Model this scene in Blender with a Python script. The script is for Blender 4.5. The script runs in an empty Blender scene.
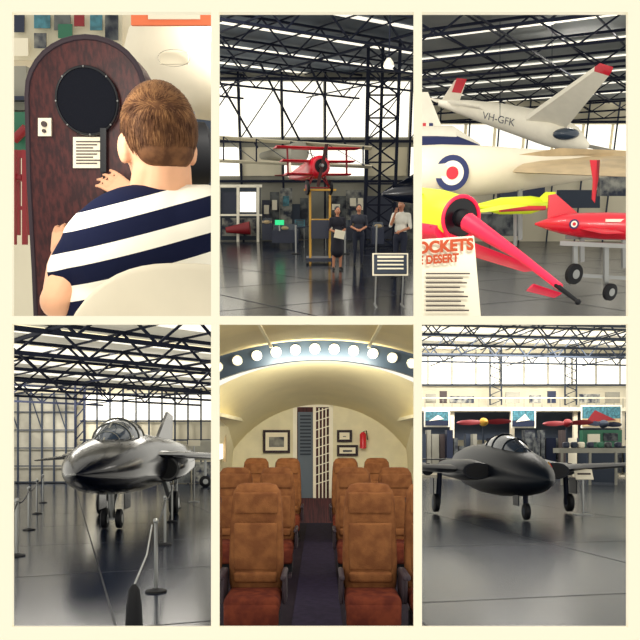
import bpy, bmesh, math, random
from mathutils import Vector, Matrix, noise
random.seed(7)
V=Vector
F=700.0; HZ=450.0; CAMZ=1.6; WALL=3.0
scene=bpy.context.scene
scene.view_settings.view_transform='Standard'

# ---------------------------------------------------------------- materials
def lin(c):
    c=c/255.0
    return c/12.92 if c<=0.04045 else ((c+0.055)/1.055)**2.4
def C(r,g,b): return (lin(r),lin(g),lin(b),1)
def mat(name,col,rough=0.6,metal=0.0,emit=0.0,var=0.0,vscale=4.0,col2=None,bump=0.0,bscale=20,coat=0.0,stretch=(1,1,1),spec=0.5):
    m=bpy.data.materials.new(name); m.use_nodes=True
    nt=m.node_tree; b=nt.nodes['Principled BSDF']
    b.inputs['Base Color'].default_value=col
    b.inputs['Roughness'].default_value=rough
    b.inputs['Metallic'].default_value=metal
    b.inputs['Specular IOR Level'].default_value=spec
    if coat: b.inputs['Coat Weight'].default_value=coat
    if emit:
        b.inputs['Emission Color'].default_value=col
        b.inputs['Emission Strength'].default_value=emit
    tc=nt.nodes.new('ShaderNodeTexCoord'); mp=nt.nodes.new('ShaderNodeMapping')
    mp.inputs['Scale'].default_value=stretch
    nt.links.new(tc.outputs['Object'],mp.inputs['Vector'])
    if var or col2:
        n=nt.nodes.new('ShaderNodeTexNoise'); n.inputs['Scale'].default_value=vscale; n.inputs['Detail'].default_value=5
        nt.links.new(mp.outputs['Vector'],n.inputs['Vector'])
        r=nt.nodes.new('ShaderNodeValToRGB')
        if col2 is None:
            col2=tuple(max(0,x*(1-var)) for x in col[:3])+(1,)
        r.color_ramp.elements[0].position=0.38; r.color_ramp.elements[1].position=0.62
        r.color_ramp.elements[0].color=col2; r.color_ramp.elements[1].color=col
        nt.links.new(n.outputs['Fac'],r.inputs['Fac'])
        nt.links.new(r.outputs['Color'],b.inputs['Base Color'])
    if bump:
        n2=nt.nodes.new('ShaderNodeTexNoise'); n2.inputs['Scale'].default_value=bscale
        nt.links.new(mp.outputs['Vector'],n2.inputs['Vector'])
        bp=nt.nodes.new('ShaderNodeBump'); bp.inputs['Strength'].default_value=bump; bp.inputs['Distance'].default_value=0.02
        nt.links.new(n2.outputs['Fac'],bp.inputs['Height']); nt.links.new(bp.outputs['Normal'],b.inputs['Normal'])
    return m
M={}
M['cream']=mat('cream_paint',C(255,250,230),0.9)
M['white']=mat('white_paint',C(248,242,225),0.5,var=0.06)
M['offwhite']=mat('warm_white_paint',C(236,226,203),0.5,var=0.10,vscale=1.5)
M['roofw']=mat('roof_sheet_added_glow',C(222,216,196),0.7,var=0.25,vscale=0.5,emit=0.3)  # pale sheet; emission added to brighten a roof that gets little light
M['roofm']=mat('roof_sheet_mid',C(140,146,146),0.7,var=0.4,vscale=0.4)
M['roofd']=mat('roof_sheet_dark',C(84,98,116),0.7,var=0.45,vscale=0.4)
M['sky']=mat('translucent_skylight',(1,0.95,0.82,1),0.5,emit=1.0)
M['winglow']=mat('daylit_glazing',(1,0.96,0.84,1),0.4,emit=1.2)
M['truss']=mat('truss_steel_navy',C(16,23,44),0.6,spec=0.2)
M['trussg']=mat('truss_steel_grey',C(54,62,76),0.6,spec=0.2)
M['wallg']=mat('wall_grey',C(156,154,142),0.7,var=0.3,vscale=0.5)
M['wallp']=mat('wall_pale',C(222,214,190),0.8,var=0.12,vscale=0.6)
M['door']=mat('door_steel_beige',C(176,172,158),0.7,var=0.3,vscale=0.7)
M['louver']=mat('door_louver_grey',C(92,104,120),0.6)
M['floor1']=mat('floor_vinyl_cream',C(205,198,180),0.5,var=0.1)
M['floor2']=mat('floor_polished_navy',C(12,22,42),0.15,var=0.3,vscale=0.6,spec=0.26)
M['floor3']=mat('floor_polished_grey',C(44,47,58),0.24,var=0.3,vscale=0.6,spec=0.25)
M['floor4']=mat('floor_polished_charcoal',C(22,30,48),0.18,var=0.25,vscale=0.35,spec=0.24)
M['floor6']=mat('floor_painted_grey',C(60,64,72),0.24,var=0.25,vscale=0.3,spec=0.24)
M['line']=mat('floor_joint',C(12,16,28),0.5)
M['navy']=mat('navy_paint',C(24,34,60),0.4)
M['dnavy']=mat('dark_navy_gloss',C(14,20,38),0.25,coat=0.3,var=0.3)
M['black']=mat('black_rubber',C(9,11,18),0.6,spec=.3)
M['blackg']=mat('black_gloss',C(10,12,20),0.2)
M['glass']=mat('canopy_glass',C(56,68,84),0.08,coat=0.3)
M['steel']=mat('brushed_steel',C(150,152,152),0.35,metal=0.8)
M['jet4']=mat('jet_gloss_black',C(6,9,22),0.16,var=0.4,vscale=0.8,spec=.42)
M['jet6']=mat('jet_camouflage_navy',C(8,12,26),0.38,col2=C(20,26,34),vscale=0.5,spec=0.2)
M['red']=mat('red_paint',C(206,22,46),0.35,coat=0.3)
M['dred']=mat('deep_red_paint',C(132,24,34),0.5)
M['pink']=mat('dayglo_red',C(250,30,76),0.4,emit=0.1)
M['yellow']=mat('dayglo_yellow',C(218,236,44),0.4,emit=0.1)
M['amber']=mat('amber_paint',C(206,156,50),0.5)
M['orange']=mat('orange_banner',C(236,120,76),0.6)
M['blue']=mat('roundel_blue',C(22,36,92),0.5)
M['green']=mat('green_paint',C(40,104,78),0.5)
M['teal']=mat('teal_print',C(70,130,146),0.6,var=0.6,vscale=6)
M['wood']=mat('mahogany_veneer',C(74,32,32),0.45,col2=C(44,17,22),vscale=5,stretch=(8,8,0.5),spec=0.3)
M['speaker']=mat('speaker_cloth',C(22,24,32),0.9,bump=0.3,bscale=200,spec=0.1)
M['skin']=mat('skin',C(232,176,140),0.5,var=0.08,vscale=5,spec=.3)
M['skind']=mat('skin_tan',C(190,130,100),0.5)
M['hair']=mat('hair_brown',C(112,76,50),0.65,col2=C(78,50,34),vscale=14,spec=0.15)
M['hairl']=mat('hair_light_brown',C(150,108,70),0.6,col2=C(112,76,50),vscale=14,spec=0.2)
M['hairk']=mat('hair_black',C(18,16,18),0.5)
M['paper']=mat('paper_print',C(238,230,208),0.8)
M['ink']=mat('ink_print',C(70,60,60),0.8)
M['rust']=mat('print_orange_brown',C(178,70,30),0.7)
M['jeans']=mat('denim_dark',C(26,32,52),0.8)
M['shirtw']=mat('shirt_white',C(220,218,208),0.8)
M['shirtg']=mat('shirt_grey',C(44,48,62),0.8)
M['dress']=mat('dress_dark',C(22,22,38),0.8)
M['seat']=mat('seat_fabric_tan_brown',C(134,88,54),0.95,col2=C(112,70,44),vscale=9,bump=0.3,bscale=90,spec=0.1)
M['seatc']=mat('seat_cushion_russet',C(108,52,36),0.95,col2=C(84,38,30),vscale=9,spec=0.1)
M['seats']=mat('seat_shell',C(44,30,40),0.7)
M['carpet']=mat('carpet_navy',C(38,32,52),0.95,var=0.3,vscale=12,spec=0.1)
M['cfloor']=mat('cabin_floor_dark',C(30,22,34),0.9,var=0.3,spec=0.1)
M['cceil']=mat('cabin_ceiling_cream',C(242,230,186),0.7,var=0.08,vscale=1.2)
M['ctan']=mat('cabin_ceiling_tan',C(234,215,160),0.7,var=0.1,vscale=1.2)
M['cwall']=mat('cabin_wall_cream',C(236,228,196),0.7,var=0.08)
M['navyarch']=mat('arch_trim_navy',C(46,62,78),0.5)
M['lamp']=mat('lamp_lens',(1,0.97,0.85,1),0.4,emit=2.0)
M['exit']=mat('exit_sign_green',C(40,220,140),0.4,emit=0.6)
M['tan']=mat('tan_paint',C(196,172,132),0.4,var=0.2)
M['mix']=mat('display_clutter',C(150,150,142),0.7,col2=C(30,38,58),vscale=3)
M['mixd']=mat('display_clutter_dark',C(96,100,100),0.7,col2=C(20,26,42),vscale=3)
def stripe_mat():
    m=bpy.data.materials.new('striped_knit'); m.use_nodes=True; nt=m.node_tree; b=nt.nodes['Principled BSDF']
    b.inputs['Roughness'].default_value=0.9;b.inputs['Specular IOR Level'].default_value=0.15
    tc=nt.nodes.new('ShaderNodeTexCoord')
    dp=nt.nodes.new('ShaderNodeVectorMath'); dp.operation='DOT_PRODUCT'; dp.inputs[1].default_value=(-0.26,-0.45,1.0)
    nt.links.new(tc.outputs['Object'],dp.inputs[0])
    a=nt.nodes.new('ShaderNodeMath'); a.operation='MULTIPLY'; a.inputs[1].default_value=1/0.20
    o=nt.nodes.new('ShaderNodeMath'); o.operation='ADD'; o.inputs[1].default_value=0.42
    fr=nt.nodes.new('ShaderNodeMath'); fr.operation='FRACT'
    nt.links.new(dp.outputs['Value'],a.inputs[0]); nt.links.new(a.outputs[0],o.inputs[0]); nt.links.new(o.outputs[0],fr.inputs[0])
    r=nt.nodes.new('ShaderNodeValToRGB'); r.color_ramp.interpolation='CONSTANT'
    r.color_ramp.elements[0].color=C(14,20,48); r.color_ramp.elements[1].position=0.54; r.color_ramp.elements[1].color=C(242,238,224)
    nt.links.new(fr.outputs[0],r.inputs['Fac']); nt.links.new(r.outputs['Color'],b.inputs['Base Color'])
    return m
M['stripe']=stripe_mat()

# ---------------------------------------------------------------- mesh builder
def frame(z):
    z=V(z).normalized(); up=V((0,0,1)) if abs(z.z)<0.95 else V((0,1,0))
    x=up.cross(z).normalized(); y=z.cross(x)
    return x,y,z
class MB:
    def __init__(s): s.v=[];s.f=[];s.m=[];s.sm=[];s.mats=[];s.T=None
    def mi(s,k):
        if k not in s.mats: s.mats.append(k)
        return s.mats.index(k)
    def add(s,vs,fs,k,smooth=False):
        o=len(s.v)
        for p in vs:
            p=V(p); s.v.append(s.T@p if s.T is not None else p)
        for i,f in enumerate(fs):
            s.f.append([o+a for a in f]); s.m.append(s.mi(k[i] if isinstance(k,list) else k)); s.sm.append(smooth)
    def box(s,c,d,k,rot=None):
        c=V(c); vs=[]
        for x in(-.5,.5):
            for y in(-.5,.5):
                for z in(-.5,.5):
                    p=V((x*d[0],y*d[1],z*d[2]))
                    if rot is not None: p=rot@p
                    vs.append(c+p)
        s.add(vs,[(0,1,3,2),(4,6,7,5),(0,4,5,1),(2,3,7,6),(0,2,6,4),(1,5,7,3)],k)
    def rbox(s,c,d,k,r=0.03,rot=None,seg=3):
        bm=bmesh.new(); bmesh.ops.create_cube(bm,size=1)
        for v in bm.verts: v.co=V((v.co.x*d[0],v.co.y*d[1],v.co.z*d[2]))
        bmesh.ops.bevel(bm,geom=bm.edges[:],offset=min(r,min(d)*0.48),segments=seg,affect='EDGES',profile=0.5)
        bm.verts.index_update()
        vs=[V(c)+((rot@v.co) if rot is not None else v.co) for v in bm.verts]
        s.add(vs,[[v.index for v in f.verts] for f in bm.faces],k,True); bm.free()
    def beam(s,a,b,w,k,h=None):
        a=V(a);b=V(b);x,y,z=frame(b-a);h=h or w
        vs=[]
        for p in(a,b):
            for i,j in((-1,-1),(1,-1),(1,1),(-1,1)): vs.append(p+x*i*w/2+y*j*h/2)
        s.add(vs,[(0,3,2,1),(4,5,6,7),(0,1,5,4),(1,2,6,5),(2,3,7,6),(3,0,4,7)],k)
    def tube(s,pts,rs,k,n=14,cap=True,flat=1.0,smooth=True):
        pts=[V(p) for p in pts]
        if not hasattr(rs,'__len__'): rs=[rs]*len(pts)
        vs=[];fs=[]; x=None
        for i,p in enumerate(pts):
            d=(pts[min(i+1,len(pts)-1)]-pts[max(i-1,0)])
            fx,fy,fz=frame(d)
            if x is not None:
                fx=(x-fz*x.dot(fz)).normalized(); fy=fz.cross(fx)
            x=fx
            for j in range(n):
                t=2*math.pi*j/n
                vs.append(p+fx*math.cos(t)*rs[i]+fy*math.sin(t)*rs[i]*flat)
        for i in range(len(pts)-1):
            for j in range(n):
                a=i*n+j;b=i*n+(j+1)%n
                fs.append((a,b,b+n,a+n))
        if cap: fs.append(list(range(n))[::-1]); fs.append([(len(pts)-1)*n+j for j in range(n)])
        s.add(vs,fs,k,smooth)
    def ell(s,c,r,k,rot=None,nu=20,nv=12):
        if not hasattr(r,'__len__'): r=(r,r,r)
        vs=[];fs=[]
        def P(x,y,z):
            p=V((x*r[0],y*r[1],z*r[2]))
            return V(c)+((rot@p) if rot is not None else p)
        vs.append(P(0,0,1))
        for i in range(1,nv):
            a=math.pi*i/nv
            for j in range(nu):
                t=2*math.pi*j/nu
                vs.append(P(math.sin(a)*math.cos(t),math.sin(a)*math.sin(t),math.cos(a)))
        vs.append(P(0,0,-1)); L=len(vs)-1
        for j in range(nu): fs.append((0,1+j,1+(j+1)%nu)); fs.append((L,L-nu+(j+1)%nu,L-nu+j))
        for i in range(nv-2):
            for j in range(nu):
                a=1+i*nu+j;b=1+i*nu+(j+1)%nu
                fs.append((a,a+nu,b+nu,b))
        s.add(vs,fs,k,True)
    def loft(s,rings,k,cap=True,smooth=True,closed=True):
        n=len(rings[0]);vs=[p for r in rings for p in r];fs=[]
        for i in range(len(rings)-1):
            for j in range(n if closed else n-1):
                a=i*n+j;b=i*n+(j+1)%n
                fs.append((a,b,b+n,a+n))
        if cap: fs.append(list(range(n))[::-1]); fs.append([(len(rings)-1)*n+j for j in range(n)])
        s.add(vs,fs,k,smooth)
    def poly(s,pts,k): s.add(pts,[list(range(len(pts)))],k)
    def prism(s,pts,vec,k):
        vec=V(vec);pts=[V(p) for p in pts];s.loft([pts,[p+vec for p in pts]],k,smooth=False)
    def disc(s,c,nrm,r,k,n=28,t=0.01):
        nrm=V(nrm).normalized(); s.tube([V(c)-nrm*t,V(c)+nrm*t],r,k,n=n,smooth=False)
    def torus(s,c,nrm,R,r,k,n=28,m=8,sx=1,sy=1):
        x,y,z=frame(nrm);vs=[];fs=[]
        for i in range(n):
            t=2*math.pi*i/n;d=x*math.cos(t)*sx+y*math.sin(t)*sy
            for j in range(m):
                a=2*math.pi*j/m; vs.append(V(c)+d*(R+r*math.cos(a))+z*r*math.sin(a))
        for i in range(n):
            for j in range(m):
                fs.append((i*m+j,((i+1)%n)*m+j,((i+1)%n)*m+(j+1)%m,i*m+(j+1)%m))
        s.add(vs,fs,k,True)
    def wheel(s,c,ax,R,w,k='black',hub='steel'):
        ax=V(ax).normalized();c=V(c)
        s.tube([c-ax*w/2,c-ax*w*.35,c+ax*w*.35,c+ax*w/2],[R*.85,R,R,R*.85],k,n=24)
        s.tube([c-ax*w*.54,c+ax*w*.54],R*.45,hub,n=16,smooth=False)
    def roundel(s,c,nrm,r,t=0.01):
        nrm=V(nrm).normalized()
        s.disc(c,nrm,r,'blue',t=t); s.disc(V(c)+nrm*t*.6,nrm,r*.68,'white',t=t); s.disc(V(c)+nrm*t*1.2,nrm,r*.36,'red',t=t)
    def truss(s,a,b,dv,n,w,k):
        a=V(a);b=V(b);dv=V(dv);d=(b-a)/n
        s.beam(a,b,w,k);s.beam(a+dv,b+dv,w,k)
        for i in range(n):
            s.beam(a+d*i,a+d*(i+.5)+dv,w*.6,k); s.beam(a+d*(i+.5)+dv,a+d*(i+1),w*.6,k)
    def wing(s,rl,rt,tl,tt,thick,k,tk=None,n=7):
        tk=tk if tk is not None else thick*.5
        rings=[]
        for le,te,t in((rl,rt,thick),(tl,tt,tk)):
            le=V(le);te=V(te);up=V((0,0,1));r=[]
            fr=[0,.08,.3,.6,1];th=[0,.6,1,.7,0.05]
            for a,h in zip(fr,th): r.append(le.lerp(te,a)+up*t*h/2)
            for a,h in list(zip(fr,th))[::-1][:-1]: r.append(le.lerp(te,a)-up*t*h/2)
            rings.append(r)
        s.loft(rings,k)
    def fuse(s,secs,k,n=28,p=2.0):
        rings=[]
        for x,a,b,z in secs:
            r=[]
            for j in range(n):
                t=2*math.pi*j/n;c_,s_=math.cos(t),math.sin(t)
                r.append(V((x,a*math.copysign(abs(c_)**(2/p),c_),z+b*math.copysign(abs(s_)**(2/p),s_))))
            rings.append(r)
        s.loft(rings,k)
    def text(s,st,size,o,xd,zd,k,bold=0.0):
        cu=bpy.data.curves.new('t','FONT');cu.body=st;cu.size=size;cu.offset=bold
        ob=bpy.data.objects.new('t',cu);scene.collection.objects.link(ob)
        bpy.context.view_layer.update()
        me=bpy.data.meshes.new_from_object(ob.evaluated_get(bpy.context.evaluated_depsgraph_get()))
        xd=V(xd);zd=V(zd)
        s.add([V(o)+xd*v.co.x+zd*v.co.y for v in me.vertices],[list(p.vertices) for p in me.polygons],k)
        bpy.data.objects.remove(ob);bpy.data.curves.remove(cu);bpy.data.meshes.remove(me)

def blob(mb,parts,voxel,smooth=4,classify=None):
    """one continuous skin over overlapping tapered limbs; part=('t',p0,p1,r0,r1,mat) / ('e',c,r,rot,mat)"""
    t=MB()
    for p in parts:
        if p[0]=='t':
            t.tube([p[1],p[2]],[p[3],p[4]],'skin',n=16);t.ell(p[1],p[3],'skin',nu=16,nv=10);t.ell(p[2],p[4],'skin',nu=16,nv=10)
        else: t.ell(p[1],p[2],'skin',rot=p[3],nu=28,nv=18)
    me=bpy.data.meshes.new('b');me.from_pydata([tuple(v) for v in t.v],[],t.f)
    ob=bpy.data.objects.new('b',me);scene.collection.objects.link(ob)
    md=ob.modifiers.new('r','REMESH');md.mode='VOXEL';md.voxel_size=voxel
    sm=ob.modifiers.new('s','SMOOTH');sm.factor=0.5;sm.iterations=smooth
    bpy.context.view_layer.update()
    e=bpy.data.meshes.new_from_object(ob.evaluated_get(bpy.context.evaluated_depsgraph_get()))
    inv=[]
    for p in parts:
        inv.append(p[3].inverted() if (p[0]=='e' and p[3] is not None) else None)
    def near(q):
        best=1e9;bk=None
        for p,iv in zip(parts,inv):
            if p[0]=='t':
                ab=V(p[2])-V(p[1]);tt=max(0,min(1,(q-V(p[1])).dot(ab)/max(1e-9,ab.length_squared)))
                d=(q-(V(p[1])+ab*tt)).length-(p[3]+(p[4]-p[3])*tt);k=p[5]
            else:
                l=q-V(p[1])
                if iv is not None:l=iv@l
                l=V((l.x/p[2][0],l.y/p[2][1],l.z/p[2][2]));d=(l.length-1)*min(p[2]);k=p[4]
            if d<best:best=d;bk=k
        return bk
    ks=[]
    for p in e.polygons:
        k=near(p.center)
        if classify:k=classify(p.center,k)
        ks.append(k)
    mb.add([v.co.copy() for v in e.vertices],[list(p.vertices) for p in e.polygons],ks,True)
    bpy.data.objects.remove(ob);bpy.data.meshes.remove(me);bpy.data.meshes.remove(e)

# ---------------------------------------------------------------- rooms
class Room:
    def __init__(s,hz,h,x0,x1,y0,y1):
        s.R=Matrix.Rotation(math.atan((HZ-hz)/F),3,'X');s.Ri=s.R.inverted();s.h=h;s.b=(x0,x1,y0,y1)
    def at(s,px,py,Y):
        l=s.Ri@V(((px-320)/F,1,(HZ-py)/F));return l*(Y/l.y)
    def fl(s,px,py):
        l=s.Ri@V(((px-320)/F,1,(HZ-py)/F));return l*(-s.h/l.z)
    def W(s,p): return s.R@V(p)+V((0,0,CAMZ))
    def put(s,name,mb,ymax=None,clip=True):
        bm=bmesh.new()
        vs=[bm.verts.new(s.W(v)) for v in mb.v]
        for f,m,sm in zip(mb.f,mb.m,mb.sm):
            try:
                fc=bm.faces.new([vs[i] for i in f]);fc.material_index=m;fc.smooth=sm
            except ValueError: pass
        x0,x1,y0,y1=s.b;c=V((0,0,CAMZ))
        pl=[(c,V((-1,(x0-320)/F,0))),(c,V((1,-(x1-320)/F,0))),(c,V((0,-(HZ-y0)/F,1))),(c,V((0,(HZ-y1)/F,-1))),(V((0,WALL+.04,0)),V((0,-1,0)))]
        if ymax: pl.append((s.W((0,ymax,0)),s.R@V((0,1,0))))
        for co,no in pl:
            no=no.normalized()
            if any((v.co-co).dot(no)>1e-5 for v in bm.verts):
                bmesh.ops.bisect_plane(bm,geom=bm.verts[:]+bm.edges[:]+bm.faces[:],plane_co=co,plane_no=no,clear_outer=True)
        if not bm.verts: bm.free();return None
        me=bpy.data.meshes.new(name)
        bmesh.ops.recalc_face_normals(bm,faces=bm.faces[:])
        bm.to_mesh(me);bm.free()
        for k in mb.mats:me.materials.append(M[k])
        try: me.set_sharp_from_angle(angle=math.radians(42))
        except Exception: pass
        ob=bpy.data.objects.new(name,me);scene.collection.objects.link(ob);return ob
R1=Room(205,1.45,-40,214,-40,319);R2=Room(205,1.6,216,417,-40,319);R3=Room(205,1.6,419,680,-40,319)
R4=Room(450,2.2,-40,214,321,680);R5=Room(438,1.85,216,417,321,680);R6=Room(450,2.0,419,680,321,680)

def area(name,room,loc,tgt,sx,sy,P,col=(1,0.95,0.86)):
    l=bpy.data.lights.new(name,'AREA');l.shape='RECTANGLE';l.size=sx;l.size_y=sy;l.energy=P;l.color=col
    o=bpy.data.objects.new(name,l);scene.collection.objects.link(o)
    a=room.W(loc);b=room.W(tgt);o.location=a;o.rotation_euler=(b-a).to_track_quat('-Z','Y').to_euler();return o

def plane_T(nose,fwd,up=(0,0,1),sc=1.0):
    a=-V(fwd).normalized();u=V(up);l=u.cross(a).normalized();u=a.cross(l)
    m=Matrix.Identity(4)
    for i in range(3):m[i][0]=a[i]*sc;m[i][1]=l[i]*sc;m[i][2]=u[i]*sc;m[i][3]=nose[i]
    return m

# display wall with six openings
mb=MB()
def wx(px):return (px-320)/F*WALL
def wz(py):return (HZ-py)/F*WALL+CAMZ
def wbox(a,b,c,d): mb.box(((wx(a)+wx(b))/2,WALL+.01,(wz(c)+wz(d))/2),(wx(b)-wx(a),.02,wz(c)-wz(d)),'cream')
wbox(-80,12,-80,720);wbox(211,219,12,627);wbox(414,422,12,627);wbox(628,720,-80,720)
wbox(12,628,-80,12);wbox(12,628,627,720)
wbox(12,211,316,324);wbox(219,414,316,324);wbox(422,628,316,324)
me=bpy.data.meshes.new('wall_front');me.from_pydata([tuple(v) for v in mb.v],[],mb.f);me.materials.append(M['cream'])
scene.collection.objects.link(bpy.data.objects.new('wall_front',me))

def quad(room,name,pts,k,ymax=None):
    m=MB();m.poly(pts,k);return room.put(name,m,ymax)
def floor(room,name,k,d0,d1,joint=None,ang=0.5):
    m=MB();z=-room.h
    m.poly([(-60,d0,z),(60,d0,z),(60,d1,z),(-60,d1,z)],k)
    if joint:
        for i in range(-14,15):
            for q in(ang,ang+math.pi/2):
                dx,dy=math.cos(q),math.sin(q);ox,oy=-dy*i*joint,dx*i*joint+d0+8
                m.add([(ox-dx*60-dy*.014,oy-dy*60+dx*.014,z+.004),(ox+dx*60-dy*.014,oy+dy*60+dx*.014,z+.004),(ox+dx*60+dy*.014,oy+dy*60-dx*.014,z+.004),(ox-dx*60+dy*.014,oy-dy*60-dx*.014,z+.004)],[(0,1,2,3)],'line')
    return room.put(name,m,d1)
def roof(room,z,k,d1,yaw,sp,w,tk,drop,sky=.13,cx=0):
    m=MB();m.poly([(-60,5,z),(60,5,z),(60,d1,z),(-60,d1,z)],k);room.put('ceiling',m,d1)
    m=MB();dx,dy=math.cos(yaw),math.sin(yaw);cy=d1*.75
    for i in range(-9,10):
        o=V((cx-dy*i*sp,cy+dx*i*sp,z-.12))
        m.truss(o-V((dx,dy,0))*40,o+V((dx,dy,0))*40,(0,0,-drop),34,w,tk)
    for i in range(-16,17):
        o=V((cx+dx*i*sp*.5,cy+dy*i*sp*.5,z-.08))
        m.beam(o-V((-dy,dx,0))*40,o+V((-dy,dx,0))*40,w*.6,tk)
        if i%3==0: m.beam(o-V((-dy,dx,0))*40-V((0,0,drop)),o+V((-dy,dx,0))*40-V((0,0,drop)),w*.6,tk)
    room.put('roof_truss',m,d1)
    if sky:
        m=MB()
        for i in range(-8,9):
            o=V((cx-dy*(i+.5)*sp,cy+dx*(i+.5)*sp,z-.03));u=V((dx,dy,0));n=V((-dy,dx,0))*sp*sky
            m.poly([o-u*40-n,o+u*40-n,o+u*40+n,o-u*40+n],'sky')
        room.put('roof_skylight',m,d1)

# ================================================================ ROOM 1 : visitor at audio kiosk
r=R1
quad(r,'wall_back',[(-12,14,-3),(12,14,-3),(12,14,9),(-12,14,9)],'offwhite')
floor(r,'floor','floor1',3,14)
A=r.at
def pq(mb,x0,y0,x1,y1,Y,k,t=.05,room=None):
    rm=room or r
    mb.prism([rm.at(x0,y0,Y),rm.at(x1,y0,Y),rm.at(x1,y1,Y),rm.at(x0,y1,Y)],(0,t,0),k)
m=MB();pq(m,-20,5,122,60,13.5,'wallp')
for i,(x0,y0,x1,y1,k) in enumerate([(14,14,24,32,'navy'),(34,12,50,28,'teal'),(54,14,70,30,'mixd'),(58,24,72,38,'green'),(74,14,84,26,'dred'),(90,14,102,30,'teal'),(105,15,118,40,'mixd'),(14,38,28,56,'paper'),(34,33,46,48,'mix')]):
    pq(m,x0,y0,x1,y1,13.4-.01*i,k,.03)
r.put('poster_board',m)
m=MB();pq(m,-10,112,28,150,11,'green',.8);pq(m,-10,66,26,110,11.4,'wallg',.6);pq(m,-10,96,24,100,11.2,'navy',.2)
m.tube([A(14,140,10.9),A(26,128,10.9)],.06,'dred');r.put('workshop_machine',m)
m=MB()
for x in(14,25):
    m.beam(A(x,150,10),A(x,245,10),.06,'dred');m.beam(A(x+4,150,10.6),A(x+4,235,10.6),.06,'dred')
m.rbox(A(20,178,10.3),(.3,.6,.08),'dred');pq(m,10,150,28,158,10.3,'dred');pq(m,10,206,28,210,10.3,'dred')
r.put('red_chair',m)
m=MB();pq(m,0,246,44,330,9,'wallp',.3);r.put('low_bench',m)
m=MB()
m.T=plane_T(A(122,62,9.5),(-1,-.1,-.04))
m.fuse([(0,.05,.05,0),(.15,.4,.36,0),(.5,.75,.62,0.02),(1,.95,.72,.05),(2,1.05,.78,.1),(4,1.05,.78,.1)],'offwhite');m.T=None
pq(m,160,52,188,64,8.3,'wallp',.03);m.torus(A(174,58,8.27),(0,-1,0),1,.01,'wallg',sx=.17,sy=.08)
m.tube([A(150,100,9),A(150,112,9),A(188,140,9)],.04,'steel')
m.tube([A(188,112,9),A(192,150,9)],.08,'steel')
m.wheel(A(196,155,9),(.9,.3,0),.36,.3)
r.put('museum_aircraft',m)
m=MB();pq(m,131,6,222,25,7.6,'orange',.05);pq(m,148,13,200,19,7.58,'paper',.02);r.put('orange_banner',m)
m=MB();pq(m,190,95,222,200,12.2,'trussg',.1);r.put('display_screen',m)
m=MB();KY=5.3;pts=[]
for px,py in((40,420),(34,270),(29,180),(27,95)):pts.append(A(px,py,KY))
for i in range(1,16):
    t=math.pi*(1-i/16);pts.append(A(85.5+58.5*math.cos(t),92-55*math.sin(t),KY))
for px,py in((144,95),(143,180),(140,270),(138,420)):pts.append(A(px,py,KY))
m.prism(pts,(0,.35,0),'wood')
m.tube(pts,.018,'seats',n=8)
m.disc(A(87,101,KY-.02),(0,-1,0),.205,'speaker',n=48,t=.03);m.torus(A(87,101,KY-.05),(0,-1,0),.208,.009,'blackg',n=48)
for i in range(8):
    a=i*math.pi/4;m.ell(A(87,101,KY-.055)+V((.208*math.cos(a),-.01,.208*math.sin(a))),.007,'steel',nu=8,nv=6)
pq(m,38,118,51,136,KY-.03,'paper',.02);m.disc(A(44,124,KY-.05),(0,-1,0),.018,'ink');m.disc(A(44,131,KY-.05),(0,-1,0),.012,'ink')
pq(m,73,137,104,168,KY-.03,'paper',.015)
for i in range(8):pq(m,76,141+i*3.1,101-(i%3)*4,142.2+i*3.1,KY-.035,'ink',.004)
pq(m,100,128,106,172,KY-.06,'blackg',.04)
m.tube([A(103,172,KY-.1),A(106,195,KY-.12),A(100,225,KY-.1),A(104,250,KY-.1)],.012,'black')
pq(m,50,262,128,268,KY-.2,'wood',.2)
r.put('audio_kiosk',m)
def hand(parts,wrist,dirv,side,palm_n,S,k,curl=0.5,spread=.03):
    d=V(dirv).normalized();n=V(palm_n);n=(n-d*n.dot(d)).normalized();sd=d.cross(n)*side
    for i in range(4):
        o=(-.030+.020*i)*S
        parts.append(('t',wrist+sd*o*.6,wrist+d*.075*S+sd*o,.017*S,.0125*S,k))
        L=[.034,.042,.038,.032][i]*S*.95
        p=wrist+d*.08*S+sd*o*1.15;dd=d.copy()
        for j,q in enumerate((1,.75,.6)):
            dd=(dd+n*curl*(.25+.25*j)+sd*(spread*(i-1.5))).normalized();p2=p+dd*L*q
            parts.append(('t',p,p2,(.0088-.001*j)*S,(.0082-.0011*j)*S,k));p=p2
    p=wrist+d*.02*S-sd*.033*S
    a=(d*.8-sd*.6+n*.15).normalized();p2=p+a*.036*S;p3=p2+(a+d*.6+n*.3).normalized()*.028*S
    parts.append(('t',wrist+d*.012*S-sd*.012*S,p,.015*S,.013*S,k));parts.append(('t',p,p2,.0125*S,.011*S,k));parts.append(('t',p2,p3,.0108*S,.009*S,k))
m=MB();S=2.3
hc=A(157.5,141,4.25);HS=.95
look=V((-.55,.83,.0)).normalized()
rot=Matrix.Rotation(math.atan2(-look.x,look.y),3,'Z')@Matrix.Rotation(-.04,3,'X')
def H(x,y,z):return hc+rot@(V((x,y,z))*HS)
def HR(t):return tuple(x*HS for x in t)
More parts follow.
